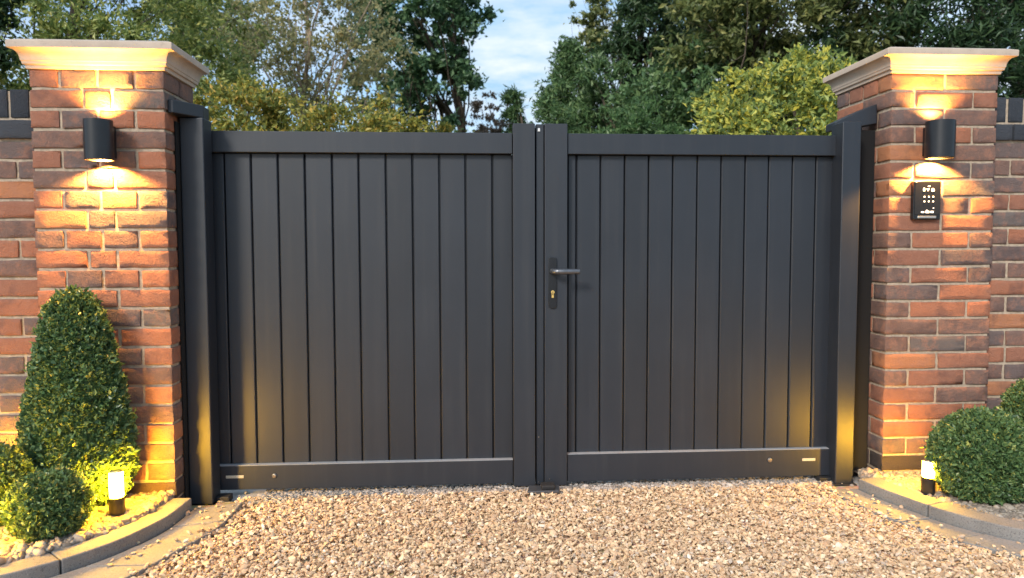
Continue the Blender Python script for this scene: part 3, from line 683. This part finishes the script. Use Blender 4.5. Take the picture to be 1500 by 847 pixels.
TR(name='sparse_tree', label='sparse tree with pale trunk and thin yellow olive leaves, sky showing through', cat='tree', px=450, dist=7.5, pyt=-150, pyb=215, wpx=310, n_cl=300, n_lf=15500, lsize=.060, mt=M['birch_leaf'], bark='pale_bark', clr=.19, hollow=.25, trunk_r=.075, nlimb=9)
TR(name='green_tree', label='mid green tree between the olive tree and the sparse pale trunked tree', cat='tree', px=300, dist=9.5, pyt=-220, pyb=190, wpx=220, n_cl=160, n_lf=16000, lsize=.09, mt=M['olive_leaf'], clr=.20, hollow=.25, trunk_r=.10)
TR(name='oak_tree', label='tall dark green oak like tree left of the open sky', cat='tree', px=612, dist=11, pyt=-190, pyb=225, wpx=225, n_cl=330, n_lf=27000, lsize=.11, mt=M['oak_leaf'], clr=.15, hollow=.25, trunk_r=.14, nlimb=9, lw=.6)
TR(name='pinkish_shrub', label='small thin pinkish brown twiggy shrub low against the sky, left of the middle stiles', cat='shrub', px=715, dist=13, pyt=118, pyb=260, wpx=80, n_cl=50, n_lf=3200, lsize=.075, mt=M['pink_twig'], clr=.2, hollow=.1, trunk_r=.04)
TR(name='low_bush', label='low green bush just above the gate below the oak like tree', cat='shrub', px=650, dist=10, pyt=168, pyb=300, wpx=150, n_cl=40, n_lf=9000, lsize=.085, mt=M['gold_leaf'], clr=.25, hollow=.2, trunk_r=.04)
TR(name='conifer_bush', label='rounded dark green conifer rising right above the middle stiles', cat='conifer', px=836, dist=10, pyt=66, pyb=330, wpx=240, n_cl=150, n_lf=42000, lsize=.11, mt=M['conifer_leaf'], clr=.16, lw=.22, hollow=.25, droop=.3, trunk_r=.08, shape='cone')
TR(name='conifer_bush', label='smaller green conifer sloping down to the sky just left of the rounded dark conifer', cat='conifer', px=752, dist=11.5, pyt=132, pyb=320, wpx=130, n_cl=90, n_lf=18000, lsize=.11, mt=M['conifer_leaf'], clr=.18, lw=.22, hollow=.25, droop=.2, trunk_r=.06, shape='cone')
TR(name='conifer_bush', label='bushy conifer in front of the tall near black tree, right of the rounded dark conifer', cat='conifer', px=880, dist=9.0, pyt=82, pyb=330, wpx=190, n_cl=130, n_lf=36000, lsize=.10, mt=M['conifer_leaf'], clr=.18, lw=.22, hollow=.25, droop=.3, trunk_r=.08)
TR(name='slender_tree', label='slender tree whose sparse leafy top hangs into the sky above the rounded conifer', cat='tree', px=872, dist=12.5, pyt=-70, pyb=150, wpx=90, n_cl=120, n_lf=4500, lsize=.10, mt=M['broad_leaf'], clr=.2, hollow=.1, trunk_r=.06)
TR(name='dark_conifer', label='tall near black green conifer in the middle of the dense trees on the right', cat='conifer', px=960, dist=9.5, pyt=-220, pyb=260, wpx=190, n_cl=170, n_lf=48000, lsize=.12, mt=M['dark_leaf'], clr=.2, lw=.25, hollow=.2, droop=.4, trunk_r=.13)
TR(name='broadleaf_tree', label='large olive brown broadleaf tree spreading above the lime green shrub', cat='tree', px=1150, dist=6.8, pyt=-230, pyb=175, wpx=370, n_cl=150, n_lf=42000, lsize=.095, mt=M['broad_leaf'], clr=.20, hollow=.3, trunk_r=.13, lw=.45)
TR(name='green_bush', label='low mid green bush beside the lime shrub just above the handle gate', cat='shrub', px=935, dist=5.8, pyt=142, pyb=340, wpx=190, n_cl=70, n_lf=18000, lsize=.070, mt=M['mid_leaf'], clr=.22, hollow=.3, trunk_r=.04, lw=.3)
TR(name='lime_shrub', label='bright lime and yellow leaved rounded shrub above the handle gate', cat='shrub', px=1160, dist=2.9, pyt=72, pyb=440, wpx=330, n_cl=420, n_lf=52000, lsize=.050, mt=M['lime_leaf'], clr=.13, hollow=.6, trunk_r=.05, lw=.5)
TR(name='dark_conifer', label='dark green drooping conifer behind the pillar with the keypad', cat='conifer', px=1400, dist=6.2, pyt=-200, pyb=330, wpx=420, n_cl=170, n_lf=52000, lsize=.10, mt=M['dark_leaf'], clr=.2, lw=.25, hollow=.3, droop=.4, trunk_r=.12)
TR(name='dark_conifer', label='dark conifer at the far right edge of the photo above the garden wall', cat='conifer', px=1620, dist=5.6, pyt=-180, pyb=330, wpx=260, n_cl=90, n_lf=22000, lsize=.09, mt=M['conifer_leaf'], clr=.22, lw=.25, hollow=.3, droop=.4, trunk_r=.1)
TR(name='green_bush', label='dark bush filling the gap behind the lime shrub', cat='shrub', px=1050, dist=7.5, pyt=60, pyb=330, wpx=300, n_cl=120, n_lf=26000, lsize=.085, mt=M['conifer_leaf'], clr=.22, hollow=.2, trunk_r=.05)
p = PY(4, 100, 1.2); t = B(); cyl(t, (p.x, p.y, .86), .012, 1.75, 'Z', 16); o = obj('slim_post', t, M['post_white'], smooth=True); tag(o, 'slim pale post rising behind the garden wall at the far left', 'post')

# ------------------------------------------------------------------ topiary
def topiary(name, label, cx, cy, zb, prof, n, ls, group, cat='topiary', lump=.012, sy=1.0):
    """prof: (radius, z) outline from bottom to top"""
    t = thing(name, label, cat, (cx, cy, zb), group)
    pr_ = np.array(prof); s = np.r_[0, np.cumsum(np.linalg.norm(np.diff(pr_, axis=0), axis=1))]
    # solid heart of twigs, well inside
    bm = B(); prev = None; sg = 20
    for r, z in [(max(r-.035, .004), z*.94+.004) for r, z in prof]:
        ring = [bm.verts.new((cx+r*math.cos(2*math.pi*i/sg), cy+sy*r*math.sin(2*math.pi*i/sg), zb+z)) for i in range(sg)]
        if prev:
            for i in range(sg): bm.faces.new((prev[i], prev[(i+1) % sg], ring[(i+1) % sg], ring[i]))
        prev = ring
    bm.faces.new(prev); obj('inner_growth', bm, M['box_leaf'], t, smooth=True)
    bm = B(); cyl(bm, (cx, cy, zb+.03), .012, .10, 'Z', 10); obj('stem', bm, M['bark'], t, smooth=True)
    # area-weighted samples
    fine = np.linspace(0, s[-1], 200); rr = np.interp(fine, s, pr_[:, 0]); w = rr+.01; w /= w.sum()
    q = fine[rng.choice(200, n, p=w)]+rng.uniform(-1, 1, n)*s[-1]/200; q = np.clip(q, 0, s[-1])
    r = np.interp(q, s, pr_[:, 0]); z = np.interp(q, s, pr_[:, 1])
    dr = np.interp(q+.004, s, pr_[:, 0])-np.interp(q-.004, s, pr_[:, 0]); dz = np.interp(q+.004, s, pr_[:, 1])-np.interp(q-.004, s, pr_[:, 1])
    L = np.hypot(dr, dz)+1e-9; nr, nz = dz/L, -dr/L
    a = rng.uniform(0, 2*math.pi, n)
    lumpf = lump*(np.sin(a*7+z*40)*.5+np.sin(a*13-z*71+1.3)*.5+np.sin(a*4+z*95)*.4)
    dep = -rng.exponential(.013, n)+lumpf+rng.normal(0, .003, n); dep = np.clip(dep, -.04, .03); k_ = rng.random(n) < .012; dep[k_] += rng.uniform(.004, .022, k_.sum())
    R2 = r+nr*dep; Z2 = z+nz*dep
    C = np.stack([cx+R2*np.cos(a), cy+sy*R2*np.sin(a), zb+Z2], 1); D = np.stack([nr*np.cos(a), nr*np.sin(a), nz+.35], 1)
    leaves('foliage', C, D*.9, ls, .62, M['box_leaf'], t, spread=.75, loc=(cx, cy, zb))
    return t
def ball_prof(r, h):
    return [(r*math.sin(a)**.85 if a > 0 else .004, h/2-h/2*math.cos(a)) for a in np.linspace(0, math.pi, 18)]
TG = 'clipped box plants in the beds'
def at(px, dist, z0=None): d = ray(px, 420); t_ = (dist)/(d.dot(cF)); return d.x*t_, CAMY+d.y*t_
cx, cy = at(106, 2.72); zb = .085
cone = [(.03, 0), (.12, .012), (.165, .05), (.197, .11), (.205, .19), (.193, .31), (.170, .44), (.146, .55), (.127, .64), (.108, .71), (.085, .765), (.050, .80), (.004, .815)]
topiary('box_cone', 'tall clipped cone shaped box topiary in front of the brick pillar', cx, cy, zb, cone, 34000, .0185, TG, sy=.6)
cx, cy = at(60, 2.44); topiary('box_ball', 'small clipped box ball in front of the cone topiary, whole in view', cx, cy, .08, ball_prof(.128, .222), 15000, .015, TG, lump=.006)
cx, cy = at(-22, 2.53); topiary('box_ball', 'clipped box ball cut by the left edge of the photo, behind the small ball', cx, cy, .085, ball_prof(.130, .285), 13000, .0145, TG, lump=.006, sy=.8)
cx, cy = at(1450, 2.88); topiary('box_ball', 'large clipped box ball beside the lit bollard below the keypad', cx, cy, .035, ball_prof(.203, .365), 26000, .0185, TG, lump=.007, sy=.85)
cx, cy = at(1525, 3.02); topiary('box_ball', 'clipped box ball cut by the right edge of the photo, behind the large ball', cx, cy, .04, [(a*.9, b+.14) for a, b in ball_prof(.14, .32)], 9000, .0155, TG, lump=.006)

# ------------------------------------------------------------------ bollard lights
def bollard(label, px, pyb, pyt, pym, z0, wpx, power):
    b0 = PZ(px, pyb, z0); d = (b0-Vector((0, CAMY, CAMZ))).dot(cF)
    sc = d/FPX; r = wpx/2*sc; H = (pyb-pyt)*sc; hm = (pyb-pym)*sc
    t = thing('bollard_light', label, 'bollard lamp', (b0.x, b0.y, z0), 'low bollard lamps in the pebbles')
    bm = B(); cyl(bm, (b0.x, b0.y, z0-.03+(hm+.03)/2), r, hm+.03, 'Z', 28); obj('bollard_body', bm, M['black'], t, bevel=.002)
    bm = B(); cyl(bm, (b0.x, b0.y, z0+hm+(H-hm)*.5), r*.86, (H-hm)*.98, 'Z', 24); o = obj('glass_head', bm, M['bollard_glow'], t, bevel=.003)
    bm = B(); cyl(bm, (b0.x, b0.y, z0+H+.003), r*.9, .006, 'Z', 24, r*.7); obj('cap', bm, M['steel'], t, bevel=.001)
    return t
bollard('lit black bollard lamp between the cone topiary and the gate post', 172, 758, 690, 727, .085, 22, 1)
bollard('lit black bollard lamp between the keypad pillar and the large box ball', 1359, 728, 675, 698, .05, 19, 1)
bollard('bollard lamp hidden behind the left-edge box ball, close to the garden wall', 2, 746, 680, 714, .085, 20, 1)

bollard('bollard lamp outside the left edge of the photo, nearer the kerb, lighting the small ball', -62, 822, 750, 788, .085, 20, 1)
# ------------------------------------------------------------------ world and sun
W = bpy.data.worlds.new('World'); SC.world = W; W.use_nodes = True; nt = W.node_tree; bg = nt.nodes['Background']
SE, SA = R(33), R(215)   # azimuth clockwise from +y
sky = N(nt, 'ShaderNodeTexSky', sky_type='NISHITA', sun_disc=False); sky.sun_elevation = SE; sky.sun_rotation = SA; sky.air_density = 1.0; sky.dust_density = 1.2; sky.ozone_density = 3.0
tc = N(nt, 'ShaderNodeTexCoord'); mp = N(nt, 'ShaderNodeMapping'); mp.inputs['Scale'].default_value = (1, 1, 3.4); mp.inputs['Location'].default_value = (.3, .1, .55)
nt.links.new(tc.outputs['Generated'], mp.inputs[0])
f = noise(nt, 2.3, 8, .56, mp.outputs[0])
cl = ramp(nt, f, [(.34, (.15, .15, .15)), (.58, (1, 1, 1))])
f2 = noise(nt, 5.0, 6, .6, mp.outputs[0])
cc = ramp(nt, f2, [(.38, (1.7, 3.0, 4.2)), (.60, (4.0, 4.4, 4.8))])
c = mix(nt, sky.outputs[0], cc, cl)
nt.links.new(c, bg.inputs[0]); bg.inputs[1].default_value = .12
sd = bpy.data.lights.new('sun', 'SUN'); sd.energy = 1.6; sd.angle = R(12); sd.color = (1, .94, .85)
so = bpy.data.objects.new('sun', sd); COL.objects.link(so)
dv = Vector((math.sin(SA)*math.cos(SE), math.cos(SA)*math.cos(SE), math.sin(SE))); so.rotation_euler = dv.to_track_quat('Z', 'Y').to_euler()

SC.view_settings.view_transform = 'Standard'; SC.view_settings.look = 'None'; SC.view_settings.exposure = 0.95; SC.view_settings.gamma = 1; SC.view_settings.use_curve_mapping = False
SC.render.engine = 'CYCLES'; SC.cycles.use_denoising = True; SC.cycles.max_bounces = 6; SC.cycles.diffuse_bounces = 3; SC.cycles.glossy_bounces = 3; SC.cycles.transmission_bounces = 3
SC.cycles.sample_clamp_indirect = 6
